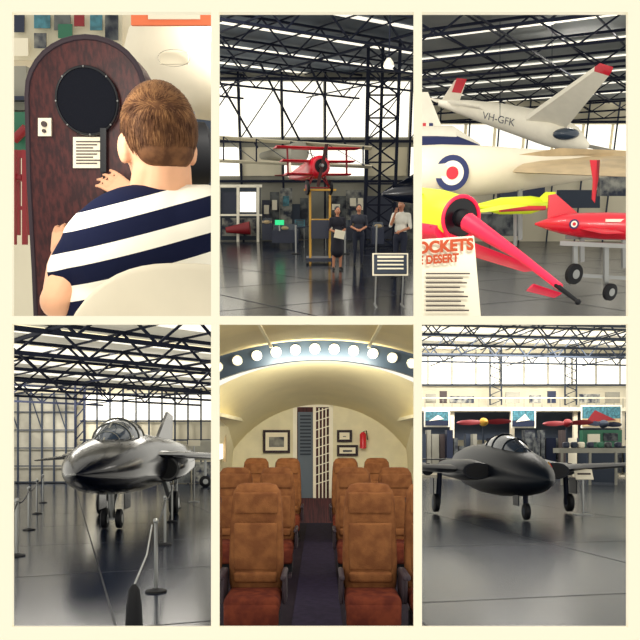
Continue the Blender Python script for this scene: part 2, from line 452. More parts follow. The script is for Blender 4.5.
head=[('e',hc,HR((.2,.24,.255)),rot,'skin'),('e',H(0,.06,-.12),HR((.15,.18,.17)),rot,'skin'),('e',H(0,-.03,.04),HR((.205,.235,.23)),rot,'skin'),
 ('t',H(0,.24,-.0),H(0,.285,-.07),.025,.033,'skin'),('e',H(0,.23,-.15),(.055,.03,.025),rot,'skin'),('e',H(0,.2,-.24),(.06,.05,.05),rot,'skin'),
 ('t',H(.0,-.08,-.12),A(163,206,4.22),.125,.15,'skin'),('t',H(.07,-.04,-.16),A(171,207,4.25),.1,.13,'skin'),('t',H(-.07,-.04,-.16),A(150,204,4.25),.1,.13,'skin'),
 ('e',H(-.208,.0,-.05),(.03,.055,.08),rot,'skin'),('e',H(.208,.0,-.05),(.03,.055,.08),rot,'skin'),
 ('e',H(.08,.21,.02),(.03,.03,.02),rot,'skin'),('e',H(-.08,.21,.02),(.03,.03,.02),rot,'skin')]
blob(m,head,.013,3)
for sx in(-1,1):
    m.ell(H(.075*sx,.232,.015),.021,'white');m.ell(H(.075*sx,.252,.015),.01,'hairk');m.ell(H(.075*sx,.245,.065),(.045,.015,.01),'hair',rot)
m.ell(H(0,.262,-.15),(.05,.01,.012),'dred',rot)
hair=[('e',H(0,-.04,.05),HR((.211,.238,.238)),rot,'hair'),('e',H(0,-.10,-.05),HR((.175,.162,.14)),rot,'hair'),('e',H(0,.05,.12),HR((.18,.195,.15)),rot,'hair')]
blob(m,hair,.014,5)
for i in range(9000):
    u=V((random.gauss(0,1),random.gauss(0,1)-.25,random.gauss(0,1)+.5)).normalized()
    if u.z<-.4 or (u.y>.6 and u.z<.45):continue
    b=V((u.x*.213,u.y*.241-.04,u.z*.241+.05))
    if u.z>.35:b=V((u.x*.213,u.y*.241-.03,u.z*.241+.05+.022*(u.z-.35)/.65))
    w_=max(0,min(1,(u.z-.2)/.4))
    d=V((.55*w_+random.gauss(0,.1),.1+.7*w_+random.gauss(0,.1),-1*(1-w_)))
    d=(d-u*d.dot(u)).normalized();L=.05+random.random()*.03
    sd=u.cross(d)*.002;p0=b;p1=b+d*L*.5+u*.0015;p2=b+d*L-u*.003
    lt=random.random()<(.15+.55*w_)
    m.add([H(*(p0-sd)),H(*(p0+sd)),H(*(p1+sd)),H(*(p1-sd)),H(*p2)],[(0,1,2,3),(3,2,4)],'hairl' if lt else 'hair',True)
RZ=Matrix.Rotation(-.12,3,'Y')
sh=[('e',A(148,262,4.15),(.49,.27,.42),RZ,'stripe'),('e',A(140,330,4.15),(.46,.27,.5),RZ,'stripe'),
 ('e',A(190,232,4.15),(.3,.2,.22),RZ,'stripe'),('e',A(104,244,4.2),(.24,.19,.2),RZ,'stripe'),
 ('t',A(162,212,4.2),A(100,236,4.2),.14,.16,'stripe'),('t',A(165,210,4.2),A(206,216,4.2),.14,.17,'stripe'),
 ('t',A(98,236,4.2),A(74,272,4.15),.165,.15,'stripe'),('t',A(206,216,4.2),A(226,262,4.3),.17,.15,'stripe'),
 ('t',A(160,202,4.24),A(160,212,4.2),.15,.16,'stripe')]
blob(m,sh,.018,6)
m.torus(A(160,196,4.24),V((0.05,.3,1)),.14,.014,'navy',sx=1,sy=.95)
arm=[('t',A(76,268,4.15),A(58,302,4.05),.115,.1,'skin'),('t',A(58,302,4.05),A(58,268,4.6),.09,.07,'skin'),('t',A(58,268,4.6),A(60,250,5.0),.07,.046,'skin')]
hand(arm,A(60,250,5.0),V((.0,.55,.6)),1,V((.1,1,-.4)),S*.82,'skin',.9)
blob(m,arm,.010,2)
arm=[('t',A(220,262,4.3),A(205,250,4.9),.1,.085,'skin'),('t',A(205,250,4.9),A(150,204,4.95),.085,.06,'skin'),('t',A(150,204,4.95),A(131,194,5.0),.058,.044,'skin')]
hand(arm,A(131,194,5.0),V((-.85,.35,.5)),-1,V((-.1,1,-.5)),S*.8,'skin',.6,.03)
blob(m,arm,.010,2)
blob(m,[('t',A(110,380,4.3),A(90,372,5.1),.2,.15,'jeans'),('t',A(180,380,4.3),A(160,372,5.1),.2,.15,'jeans'),('e',A(145,385,4.25),(.42,.3,.2),None,'jeans')],.03)
r.put('seated_man',m)
m=MB();rings=[]
for i in range(21):
    u=-1+2*i/20
    x=u*.66;top=.34*(1-abs(u)**2.6)
    ring=[]
    for (dz,dy) in((0,0),(.03,-.035),(.03,-.075),(0,-.1),(-.9,-.1),(-.9,0)):
        ring.append(A(188,333,3.75)+V((x,dy+.18*u*u-.05,(top+dz) if dz>-.5 else -.6)))
    rings.append(ring)
m.loft(rings,'offwhite')
r.put('moulded_chair',m)

# ================================================================ ROOM 2 : red triplane hall
r=R2;A=r.at;BD=37
floor(r,'floor','floor2',8,BD,joint=3.0,ang=.6)
roof(r,5.9,'roofd',BD,.62,3.2,.075,'truss',1.0,sky=.06)
m=MB();zb=-1.6
m.poly([(-30,BD,zb),(30,BD,zb),(30,BD,6),(-30,BD,6)],'wallg');r.put('wall_back',m)
m=MB()
for i in range(9):
    x=-9+i*2.05;m.box((x,BD-.06,4.3),(1.9,.05,2.4),'winglow')
    m.box((x,BD-.06,2.0),(1.9,.05,1.3),'winglow' if i%3 else 'wallp')
r.put('window_1',m)
m=MB()
for i in range(12):
    x=-10+i*2.05;m.beam((x,BD-.2,zb),(x,BD-.2,5.9),.1,'truss')
for z in(1.1,2.9,5.6):m.beam((-12,BD-.2,z),(12,BD-.2,z),.12,'truss')
for i in range(8):m.beam((-10+i*2.05,BD-.2,3.0),(-8+i*2.05,BD-.2,5.6),.05,'trussg')
for q in(-4.8,-2.6,-.5):m.beam((q,BD-3,5.8),(q+1.8,BD-.4,2.6),.07,'truss')
r.put('wall_frame_steel',m)
m=MB();c0=V((A(380,205,30).x,30,zb))
for dx,dy in((-.6,0),(.6,0),(0,.6)):m.beam(c0+V((dx,dy,0)),c0+V((dx,dy,7.4)),.12,'truss')
for i in range(9):
    z=.8*i
    m.beam(c0+V((-.6,0,z)),c0+V((.6,0,z+.8)),.06,'truss');m.beam(c0+V((.6,0,z)),c0+V((-.6,0,z+.8)),.06,'truss');m.beam(c0+V((-.6,0,z)),c0+V((.6,0,z)),.06,'truss')
r.put('lattice_column',m)
m=MB();p=A(389,58,22);m.tube([p+V((0,0,2)),p],.02,'truss');m.tube([p,p-V((0,0,.1)),p-V((0,0,.2))],[.05,.13,.16],'white');m.disc(p-V((0,0,.21)),(0,0,1),.14,'lamp');r.put('pendant_lamp',m)
m=MB()
pq(m,217,188,260,240,34,'trussg',.3,r);pq(m,222,192,236,214,33.9,'navy',.05,r);pq(m,240,192,256,212,33.9,'winglow',.05,r)
pq(m,222,218,256,236,33.9,'mix',.05,r)
for x in(219,238,258):m.beam(A(x,186,33.7),A(x,242,33.7),.12,'white')
m.beam(A(217,186,33.7),A(262,186,33.7),.12,'white');m.beam(A(217,215,33.7),A(262,215,33.7),.08,'white')
m.tube([A(226,230,33.5),A(250,228,33.5)],[.12,.3],'dred')
r.put('glass_display_cabinet',m)
m=MB()
for i,(x0,x1,y0,k) in enumerate([(262,270,200,'navy'),(270,279,192,'mixd'),(280,292,188,'mix'),(292,300,204,'trussg'),(300,308,198,'mixd'),(328,346,196,'mixd'),(346,366,190,'mix'),(366,392,196,'navy'),(392,416,192,'mixd')]):
    pq(m,x0,y0,x1,239,35+.1*i,k,.2,r)
for x0,y0,x1,y1,k in((264,205,269,214,'paper'),(272,200,277,210,'paper'),(283,196,289,206,'teal'),(350,198,356,206,'paper'),(358,198,363,210,'paper'),(332,204,340,210,'paper')):
    pq(m,x0,y0,x1,y1,34.9,k,.05,r)
r.put('exhibition_panels',m)
m=MB()
for x0,x1,y0,y1,Y in((262,272,224,240,30),(272,298,230,243,29),(344,362,226,240,31),(372,384,228,244,27)):
    pq(m,x0,y0,x1,y1,Y,'navy',.6,r);pq(m,x0+1,y0-6,x1-1,y0,Y+.1,'glass',.4,r);m.ell(A((x0+x1)/2,y0-2,Y+.2),(.2,.15,.1),'tan')
r.put('display_cases',m)
m=MB();pq(m,275,220,284,225,28.5,'exit',.05,r);m.beam(A(279.5,225,28.6),A(279.5,231,28.6),.05,'steel');r.put('exit_sign',m)
m=MB()
def slab(x0,y0,x1,y1,Y0,Y1,ch,th,k):
    a=A(x0,y0,Y0);b=A(x1,y1,Y1);m.wing(a,a+V((0,ch,0)),b,b+V((0,ch,0)),th,k,th)
slab(212,136,372,147,28,25,1.3,.12,'wallp');slab(212,160,372,166,28,25,1.3,.12,'wallp')
for t in(.08,.3,.52,.74,.95):
    m.beam(A(212,136,28).lerp(A(372,147,25),t),A(212,160,28).lerp(A(372,166,25),t),.05,'truss')
for t in(.08,.3,.52,.74):
    m.beam(A(212,136,28).lerp(A(372,147,25),t),A(212,160,28).lerp(A(372,166,25),t+.22),.02,'trussg')
m.tube([A(300,152,26),A(262,156,29)],[.35,.12],'wallg')
for x in(240,350):m.beam(A(x,60,26),A(x,142,26),.015,'truss')
r.put('suspended_biplane',m)
m=MB();m.T=plane_T(A(321,166,20.6),(.30,-1,.08),sc=.74)
m.fuse([(0,.3,.3,0),(.1,.38,.38,0),(.6,.4,.4,0),(.9,.34,.36,0),(2.5,.26,.3,.05),(4.6,.06,.12,.15)],'red')
m.disc((-.02,0,0),(1,0,0),.24,'black');m.tube([(-.22,0,0),(0,0,0)],[.05,.1],'steel')
m.box((-.15,0,0),(.03,.12,1.5),'wood',rot=Matrix.Rotation(.25,3,'X'))
for z,sp in((-.26,1.25),(.2,1.4),(.66,1.6)):
    for s_ in(1,-1):m.wing((.15,0,z),(.85,0,z),(.15,sp*s_,z+.02),(.8,sp*s_,z+.02),.09,'red',.07)
for s_ in(1,-1):
    m.beam((.45,1.15*s_,-.26),(.45,1.15*s_,.68),.06,'dred');m.beam((.4,.2*s_,.3),(.4,.3*s_,.66),.03,'black')
    m.wheel((.35,.45*s_,-.72),(0,1,0),.27,.1,'black','dred')
    m.beam((.25,.2*s_,-.3),(.35,.42*s_,-.72),.04,'dred');m.beam((.6,.2*s_,-.3),(.35,.42*s_,-.72),.04,'dred')
    m.wing((3.9,0,.15),(4.5,0,.15),(4.1,.8*s_,.15),(4.5,.7*s_,.15),.04,'red')
m.beam((.35,-.45,-.72),(.35,.45,-.72),.05,'dred')
m.prism([(4.2,.02,.1),(4.9,.02,.15),(4.9,.02,.65),(4.5,.02,.7)],(0,-.04,0),'white')
m.T=None;r.put('red_triplane',m)
m=MB();b=V((A(320,205,21).x,21,zb));ht=A(320,190,21).z+1.6
for dx in(-.28,.28):
    m.beam(b+V((dx,-.3,0)),b+V((dx,-.1,ht)),.06,'amber');m.beam(b+V((dx,.5,0)),b+V((dx,.2,ht)),.06,'amber')
m.box(b+V((0,.05,ht)),(.9,.6,.05),'amber');m.box(b+V((0,.05,1.2)),(.6,.5,.05),'amber');m.box(b+V((0,.1,.12)),(.8,.9,.1),'navy')
m.box(b+V((.0,-.3,.95)),(.5,.05,.5),'navy')
r.put('display_stand',m)
m=MB();m.T=plane_T(A(382,194,15.5),(-1,-.25,.0))
m.fuse([(0,.03,.03,0),(.25,.16,.14,0),(.9,.3,.28,.05),(2.5,.38,.34,.1)],'dnavy')
m.wing((.2,0,.15),(1.3,0,.1),(1.4,-.9,.75),(2.0,-.9,.7),.12,'dnavy')
m.prism([(.35,.03,.2),(1.6,.03,.3),(1.9,.03,.75),(1.2,.03,.7)],(0,-.06,0),'dnavy')
m.tube([(1.0,0,0),(1.0,0,-1.35)],.04,'steel');m.wheel((1.0,0,-1.25),(0,1,0),.2,.1)
m.T=None;r.put('dark_fighter_aircraft',m)
def sign(room,px,py,w,h,tall,k='paper',lines=4,bk='navy'):
    m=MB();b=room.fl(px,py)
    c=b+V((0,0,tall));Rt=Matrix.Rotation(-.35,3,'X')
    m.rbox(c,(w,.03,h),k,r=.008,rot=Rt);m.box(c+Rt@V((0,.02,0)),(w+.05,.02,h+.05),bk,rot=Rt)
    for i in range(lines):
        m.box(c+Rt@V((0,-.018,h*.36-i*h*.8/lines)),(w*.8,.006,h*.3/lines if i else h*.12),'ink' if k!='trussg' else 'paper',rot=Rt)
    for dx in(-w*.42,w*.42):
        m.beam(b+V((dx,.1,0)),c+V((dx,.05,0)),.025,'steel');m.beam(b+V((dx,-.25,0)),b+V((dx,.25,0)),.03,'steel')
    return m
m=sign(r,389,306,.54,.32,.68,k='trussg',bk='paper');r.put('information_sign',m)
m=sign(r,330,250,.4,.28,.85);r.put('information_sign',m)
m=sign(r,300,247,.4,.3,.9,k='teal');r.put('information_sign',m)
def person(room,name,px,py,Hh,yaw,top,bot,skin,hair,pose,dress=False,longhair=False):
    m=MB();b=room.fl(px,py);T=Matrix.Translation(b)@Matrix.Rotation(yaw,4,'Z')@Matrix.Scale(Hh/1.74,4)
    m.T=T;P=[]
    for s_ in(-1,1):
        lk=skin if dress else bot
        P+=[('t',V((.095*s_,0,.9)),V((.1*s_,-.02,.5)),.088,.06,bot),('t',V((.1*s_,-.02,.5)),V((.105*s_,.02,.09)),.056,.038,lk),('t',V((.105*s_,.03,.05)),V((.125*s_,-.15,.035)),.04,.03,'black')]
        for (a,bb,r0,r1,k) in pose[0 if s_<0 else 1]:P.append(('t',V(a),V(bb),r0,r1,top if k=='s' else skin))
    P+=[('e',V((0,0,.95)),(.17,.12,.15),None,bot),('e',V((0,0,1.12)),(.15,.105,.18),None,top),('e',V((0,.0,1.32)),(.19,.12,.17),None,top),
        ('t',V((-.15,0,1.42)),V((.15,0,1.42)),.055,.055,top),('t',V((0,.01,1.44)),V((0,-.01,1.56)),.05,.048,skin),
        ('e',V((0,-.015,1.635)),(.073,.092,.112),None,skin),('t',V((0,-.1,1.63)),V((0,-.115,1.61)),.012,.016,skin),
        ('e',V((-.075,0,1.63)),(.012,.02,.03),None,skin),('e',V((.075,0,1.63)),(.012,.02,.03),None,skin)]
    if dress:P+=[('t',V((0,0,.95)),V((0,0,.55)),.17,.2,bot)]
    blob(m,P,.017,2)
    m.ell((0,.02,1.675),(.082,.098,.095),hair)
    if longhair:m.ell((0,.07,1.56),(.085,.06,.16),hair)
    for s_ in(-1,1):
        m.ell((.028*s_,-.1,1.645),(.012,.008,.007),'white');m.ell((.028*s_,-.107,1.645),.005,'black')
        h=V(pose[0 if s_<0 else 1][-1][1]);d=(h-V(pose[0 if s_<0 else 1][-1][0])).normalized();x,y,z=frame(d)
        m.ell(h+d*.04,(.035,.035,.045),skin)
        for i in range(4):
            q=h+d*.07+x*(-.027+.018*i);m.tube([q,q+d*.035,q+d*.06+y*.015],[.009,.008,.006],skin,n=8)
        q=h+d*.03+x*.035;m.tube([q,q+(d+x)*.03],[.01,.007],skin,n=8)
    m.ell((0,-.1,1.585),(.022,.008,.006),'dred')
    m.T=None;room.put(name,m)
front=lambda s_:[((.19*s_,0,1.42),(.24*s_,.0,1.14),.05,.042,'s'),((.24*s_,.0,1.14),(.06*s_,-.2,1.05),.036,.027,'k')]
chin=lambda s_:[((.19*s_,0,1.42),(.22*s_,-.1,1.17),.05,.042,'s'),((.22*s_,-.1,1.17),(.08*s_,-.17,1.46),.036,.026,'k')]
person(r,'standing_woman',337,270,1.55,.25,'dress','dress','skind','hairk',(front(-1),front(1)),dress=True,longhair=True)
person(r,'standing_man',358,266,1.6,0,'shirtg','jeans','skind','hairk',(front(-1),front(1)))
person(r,'standing_man',399,277,1.7,-.5,'shirtw','jeans','skind','hairk',(chin(-1),front(1)))
m=MB();b=r.fl(337,270);m.box(b+V((.05,-.29,.9)),(.26,.02,.2),'paper',rot=Matrix.Rotation(.2,3,'Y'));r.put('visitor_leaflet',m)
m=MB()
for px in(296,345,376):
    b=r.fl(px,254);m.tube([b,b+V((0,0,.95))],.03,'steel');m.disc(b+V((0,0,.02)),(0,0,1),.16,'black')
m.beam(r.fl(296,254)+V((0,0,.9)),r.fl(345,254)+V((0,0,.9)),.03,'navy');m.beam(r.fl(345,254)+V((0,0,.9)),r.fl(376,254)+V((0,0,.9)),.03,'navy')
r.put('barrier_rail',m)

# ================================================================ ROOM 3 : drones and gliders
r=R3;A=r.at;BD=34
floor(r,'floor','floor3',6,BD,joint=3)
roof(r,4.3,'roofm',BD,-.55,2.6,.06,'truss',.7,cx=9,sky=.05)
m=MB();m.poly([(-5,BD,-1.6),(40,BD,-1.6),(40,BD,4.4),(-5,BD,4.4)],'wallp');r.put('wall_back',m)
m=MB()
for i in range(12):m.box((4.5+i*1.3,BD-.06,2.4),(1.15,.05,1.9),'winglow')
r.put('window_2',m)
m=MB()
for i in range(14):m.beam((4+i*1.3,BD-.15,-1.6),(4+i*1.3,BD-.15,4.3),.06,'trussg')
m.beam((3,BD-.15,3.45),(24,BD-.15,3.45),.1,'truss');m.beam((3,BD-.15,1.4),(24,BD-.15,1.4),.1,'trussg')
r.put('wall_frame_steel',m)
m=MB();p=A(548,16,20);m.tube([p+V((0,0,2)),p],.015,'truss');m.tube([p,p-V((0,0,.16))],[.06,.17],'white');m.disc(p-V((0,0,.17)),(0,0,1),.15,'lamp');r.put('pendant_lamp',m)
m=MB()
pts=[(440,103,20,.08),(470,109,19.4,.2),(500,116,18.8,.28),(530,124,18.2,.33),(552,131,17.8,.34),(572,139,17.5,.27),(588,147,17.3,.07)]
m.tube([A(a,b,c) for a,b,c,d in pts],[d for a,b,c,d in pts],'white',n=22)
a0=A(524,117,18);a1=A(562,128,17.6);b0=A(600,63,15.5);b1=A(613,67,15.3)
t_=.94
m.loft([[a0,a1,a1+V((0,.02,-.12)),a0+V((0,.05,-.12))],[a0.lerp(b0,t_),a1.lerp(b1,t_),a1.lerp(b1,t_)+V((0,0,-.08)),a0.lerp(b0,t_)+V((0,0,-.08))]],'white',smooth=False)
m.loft([[a0.lerp(b0,t_),a1.lerp(b1,t_),a1.lerp(b1,t_)+V((0,0,-.08)),a0.lerp(b0,t_)+V((0,0,-.08))],[b0,b1,b1+V((0,0,-.05)),b0+V((0,0,-.05))]],'red',smooth=False)
c0=A(534,136,18);m.wing(c0,A(560,138,17.8),A(600,150,20),A(616,150,20),.1,'white')
m.prism([A(438,106,20),A(456,112,20),A(466,82,20),A(455,80,20)],(0,.08,0),'white');m.prism([A(452,92,19.97),A(461,93,19.97),A(467,79,19.97),A(457,78,19.97)],(0,.14,0),'red')
m.wing(A(430,98,20.5),A(440,103,20),A(478,106,18.5),A(484,110,18.5),.06,'white')
m.ell(A(566,134,17.3),(.3,.2,.13),'glass')
m.text('VH-GFK',.22,A(482,118.5,18.2),(.95,-.2,-.24),(0.1,0,1),'navy')
for x,y in((500,118),(552,130)):m.beam(A(x,20,18.3),A(x,y,18.3),.012,'truss')
r.put('suspended_glider',m)
m=MB()
m.prism([A(418,92,15),A(428,92,15),A(444,132,15),A(418,134,15)],(0,.08,0),'white')
pq(m,423,123,426,131,14.95,'red',.04,r);pq(m,426,123,429,131,14.95,'white',.04,r);pq(m,429,123,433,131,14.95,'blue',.04,r)
m.tube([A(405,143,15),A(450,140,15),A(478,146,15.5)],[.3,.26,.06],'white',n=20)
m.tube([A(405,147,14.75),A(455,145,14.85),A(484,149,15.2)],[.2,.17,.04],'blue',n=16)
m.tube([A(425,140,15),A(425,205,15)],.05,'steel')
r.put('jet_trainer_tail',m)
m=MB();pts=[(395,174,11,.37),(440,172,11,.37),(480,171,11.1,.345),(520,170,11.3,.3),(560,168,11.5,.24),(600,166,11.7,.17),(650,164,12,.08)]
m.tube([A(a,b,c) for a,b,c,d in pts],[d for a,b,c,d in pts],'offwhite',n=30)
m.roundel(A(452,173,10.66),(0.02,-1,.0),.24,.012)
m.wing(A(512,172,10.6),A(566,152,12.6),A(660,178,9.6),A(672,160,10.6),.14,'tan')
m.prism([A(486,160,10.8),A(560,148,11.3),A(640,151,11.8),A(640,157,11.8),A(560,157,11.3)],(0,.1,0),'tan')
m.beam(A(440,190,11),A(440,246,11),.06,'steel');m.beam(A(520,182,11.2),A(520,240,11.2),.06,'steel')
r.put('roundel_target_aircraft',m)
m=MB()
m.prism([A(590,160,9.5),A(597,160,9.5),A(598,180,9.45),A(595,203,9.5),A(592,199,9.5),A(593,180,9.45)],(0,.015,0),'red');m.prism([A(596,160,9.52),A(600,160,9.52),A(599,178,9.5),A(596,190,9.5)],(0,.015,0),'dred')
r.put('red_ribbon_tag',m)
m=MB()
m.T=plane_T(A(461,218,8.2),(.36,-1,-.05))
m.fuse([(0,.2,.2,0),(.05,.245,.235,0),(.5,.29,.28,0),(1.4,.31,.28,.02),(2.6,.24,.2,.05),(3.4,.05,.05,.1)],'yellow',n=30)
m.fuse([(-.004,.19,.19,0),(.0,.215,.205,0)],'blackg',n=30);m.torus((0,0,0),(1,0,0),.228,.022,'pink')
m.fuse([(.1,.262,.13,-.14),(.5,.3,.17,-.14),(1.5,.31,.17,-.14),(2.4,.2,.1,-.08)],'pink',n=24)
m.ell((-.02,0,0),(.12,.1,.1),'black')
m.T=None
m.tube([A(468,222,8.0),A(520,256,7.3),A(560,287,6.75)],[.10,.045,.034],'pink',n=14)
m.tube([A(556,285,6.78),A(577,301,6.5)],[.024,.018],'black',n=12);m.ell(A(578,302,6.48),.028,'black')
m.wing(A(430,226,8.3),A(418,240,8.8),A(540,268,7.4),A(524,272,7.8),.06,'pink')
m.wing(A(534,284,6.9),A(526,291,7.2),A(562,293,6.7),A(554,298,6.9),.03,'pink')
m.wing(A(436,200,9),A(418,204,9.6),A(420,192,8.6),A(410,196,9),.05,'yellow')
m.beam(A(440,235,8.6),r.fl(440,330),.05,'steel')
r.put('dayglo_target_drone',m)
m=MB()
m.tube([A(478,206,10.2),A(500,206,10.2),A(530,205,10.4),A(552,203,10.6)],[.03,.11,.12,.05],'yellow',n=20)
m.wing(A(498,206,10),A(528,206,10),A(470,212,9),A(486,212,9),.04,'yellow');m.prism([A(534,203,10.4),A(552,202,10.4),A(556,192,10.4),A(546,192,10.4)],(0,.04,0),'yellow')
m.tube([A(500,209,10.1),A(545,208,10.3)],[.04,.03],'red')
m.beam(A(515,210,10.3),A(515,246,10.3),.04,'steel')
r.put('yellow_target_drone',m)
m=MB()
pts=[(535,224,9.2,.012),(548,224,9.1,.07),(562,224,9,.115),(580,225,8.9,.14),(605,226,8.8,.155),(650,227,8.6,.15)]
m.tube([A(a,b,c) for a,b,c,d in pts],[d for a,b,c,d in pts],'red',n=24)
m.roundel(A(574,224,8.78),(-.1,-1,0),.055,.006)
m.prism([A(548,220,9.1),A(549,195,9.1),A(556,194,9.1),A(580,215,9)],(0,.04,0),'red')
m.wing(A(575,228,8.9),A(610,228,8.9),A(600,233,8.2),A(625,233,8.2),.04,'red');m.wing(A(575,222,9),A(610,222,9),A(590,214,9.9),A(612,214,9.9),.04,'dred')
pq(m,606,219,628,222,8.6,'white',.02,r)
r.put('red_target_drone',m)
m=MB()
m.beam(A(560,243,8.6),A(650,247,8.3),.09,'steel',.05);m.beam(A(566,237,9.3),A(650,239,9.2),.07,'steel',.05)
for a,b in(((575,243,8.6),(575,284,8.6)),((606,246,8.5),(606,290,8.5)),((624,240,9.1),(624,268,9.1)),((582,238,9.2),(582,262,9.2))):m.beam(A(*a),A(*b),.05,'steel')
m.beam(A(575,275,8.6),A(640,279,8.5),.04,'steel')
m.wheel(A(574,274,8.5),(.5,-1,0),.12,.07,'black');m.wheel(A(610,292,8.4),(.5,-1,0),.1,.06,'black')
r.put('display_trolley',m)
m=MB();SY=6.0
m.prism([A(415,240,SY),A(474,236,SY),A(482,330,SY),A(415,330,SY)],(0,.03,0),'paper')
xd=(A(474,237,SY)-A(420,241,SY)).normalized();zd=V((-.07,0,1))
m.text('ROCKETS',.125,A(407,254,SY)+V((0,-.02,0)),xd*1.0,zd,'rust',.006);m.text('IN THE DESERT',.092,A(393,266,SY)+V((0,-.02,0)),xd*.86,zd,'rust',.004)
for i in range(9):
    pq(m,426,273+i*4.6,470-(i*7%11),274.3+i*4.6,SY-.02,'ink',.005,r)
m.beam(A(436,330,SY+.1),r.fl(436,380),.03,'steel')
r.put('exhibit_text_sign',m)
m=MB();pq(m,600,176,640,196,20,'mix',.2,r);pq(m,500,186,545,200,24,'navy',.4,r);pq(m,560,190,600,208,22,'trussg',.3,r);pq(m,470,214,520,236,24,'mixd',.3,r)
r.put('exhibition_panels',m)

# ================================================================ ROOM 4 : swing-wing jet
r=R4;A=r.at;BD=46.7
floor(r,'floor','floor4',6,BD,joint=4.2,ang=.35)
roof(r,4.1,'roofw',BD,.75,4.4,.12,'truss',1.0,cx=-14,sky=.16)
m=MB();m.poly([(-40,BD,-2.2),(0,BD,-2.2),(0,BD,4.2),(-40,BD,4.2)],'wallp');r.put('wall_back',m)
m=MB();pq(m,-20,394,76,482,46.2,'door',.1,r)
for x in(-8,6,18,30,42,54,66,76):m.beam(A(x,393,46),A(x,482,46),.1,'trussg')
for y in(394,412,430,448,466,482):m.beam(A(-20,y,46),A(76,y,46),.07,'trussg')
for x in(6,30,54):m.beam(A(x,394,46),A(x+12,430,46),.06,'trussg')
r.put('door_1',m)
m=MB();pq(m,84,394,214,420,BD-.1,'winglow',.05,r);r.put('window_3',m)
m=MB()
for i,(x0,x1,y0,k) in enumerate([(84,92,468,'mixd'),(100,118,466,'mixd'),(122,140,462,'mix'),(142,156,460,'navy'),(158,172,464,'mix'),(174,190,458,'mixd'),(192,216,462,'mix')]):
    pq(m,x0,y0,x1,483,45+.1*i,k,.3,r)
r.put('display_cases',m)
m=MB()
for x in range(84,220,13):m.beam(A(x,386,BD-.3),A(x,483,BD-.3),.1,'trussg')
for y in(394,421,440):m.beam(A(80,y,BD-.3),A(218,y,BD-.3),.1,'trussg')
r.put('wall_frame_steel',m)
m=MB();c=A(80,400,44)
for dx in(-.3,.3):m.beam((c.x+dx,44,-2.2),(c.x+dx,44,4.1),.1,'truss')
for i in range(9):m.beam((c.x-.3,44,-2.2+i*.7),(c.x+.3,44,-1.5+i*.7),.06,'truss')
r.put('lattice_column',m)
m=MB();m.T=plane_T(A(75,472,15.6),(.09,-1,0.0))
m.fuse([(0,.02,.02,-.06),(.15,.12,.09,-.06),(.5,.31,.24,-.05),(1.1,.56,.42,-.03),(2,.84,.6,0),(3,1.0,.74,.04),(4.0,1.08,.82,.08),(5.0,1.12,.9,.1),(6.4,1.2,.95,.12),(8,1.4,.9,.12),(10,1.55,.85,.15),(14,1.4,.7,.2),(17,1.0,.55,.2)],'jet4',n=36,p=2.15)
m.fuse([(2.8,.03,.03,.66),(3.3,.34,.28,.70),(4.0,.54,.50,.75),(4.8,.62,.62,.8),(6.0,.58,.58,.82),(7.1,.4,.4,.85),(8.6,.1,.1,.85)],'glass',n=30)
for x,a,b_,z in((3.32,.35,.29,.7),(4.0,.55,.51,.75),(4.8,.63,.63,.8),(6.0,.59,.59,.82)):
    m.torus((x,0,z),(1,0,0),1,.025,'wallg',sx=a,sy=b_)
m.beam((2.9,0,.74),(4.0,0,1.26),.04,'wallg');m.beam((4.0,0,1.26),(6.0,0,1.41),.05,'wallg')
for s_ in(1,-1):
    T0=m.T;m.T=T0@Matrix.Translation((0,1.2*s_,0))
    m.fuse([(6.6,.36,.38,-.1),(6.65,.4,.42,-.1),(9,.48,.48,-.05),(12,.4,.4,0)],'jet4');m.fuse([(6.57,.3,.32,-.1),(6.6,.3,.32,-.1)],'black');m.T=T0
    m.wing((4.8,.9*s_,.36),(9.4,1.2*s_,.33),(8.2,2.5*s_,.3),(10.4,2.4*s_,.28),.30,'jet4',.18)
    m.wing((8.0,2.2*s_,.3),(10.4,1.8*s_,.28),(12.4,4.7*s_,.08),(13.4,4.6*s_,.08),.20,'jet4',.07)
    m.wing((14,1.2*s_,.2),(17,1.2*s_,.2),(16.5,3.2*s_,.2),(17.5,3.2*s_,.2),.12,'jet4',.05)
    m.tube([(8.2,.9*s_,-.5),(8.4,1.1*s_,-1.2)],.12,'steel');m.wheel((8.4,1.2*s_,-1.32),(0,1,0),.4,.3)
    m.wheel((4.0,.2*s_,-1.43),(0,1,0),.27,.16)
m.tube([(3.9,0,-.6),(4.0,0,-1.4)],.09,'steel');m.beam((4.0,-.25,-1.43),(4.0,.25,-1.43),.08,'steel');m.beam((4.8,0,-.7),(4.0,0,-1.2),.06,'steel')
m.box((4.4,.35,-.95),(.9,.03,.45),'jet4');m.box((4.4,-.35,-.95),(.9,.03,.45),'jet4')
m.tube([(-.8,0,-.06),(0,0,-.06)],[.012,.025],'steel')
m.prism([(12,.06,.7),(17.5,.06,.7),(17.8,.06,2.1),(16,.06,2.2)],(0,-.12,0),'jet4')
m.T=None;r.put('swing_wing_jet',m)
m=MB();m.T=plane_T(A(178,452,41),(-1,-.35,0))
m.fuse([(0,.05,.05,0),(.4,.4,.4,0),(1.4,.6,.6,.1),(6,.65,.65,.1),(9,.5,.5,.3)],'wallg');m.wing((2,0,.5),(4,0,.5),(2.2,4,.6),(3.6,4,.6),.2,'wallg');m.wing((2,0,.5),(4,0,.5),(2.2,-4,.6),(3.6,-4,.6),.2,'wallg')
m.tube([(1.6,0,-.5),(1.6,0,-1.7)],.08,'steel');m.wheel((1.6,0,-1.75),(0,1,0),.35,.2)
m.T=None;r.put('transport_aircraft',m)
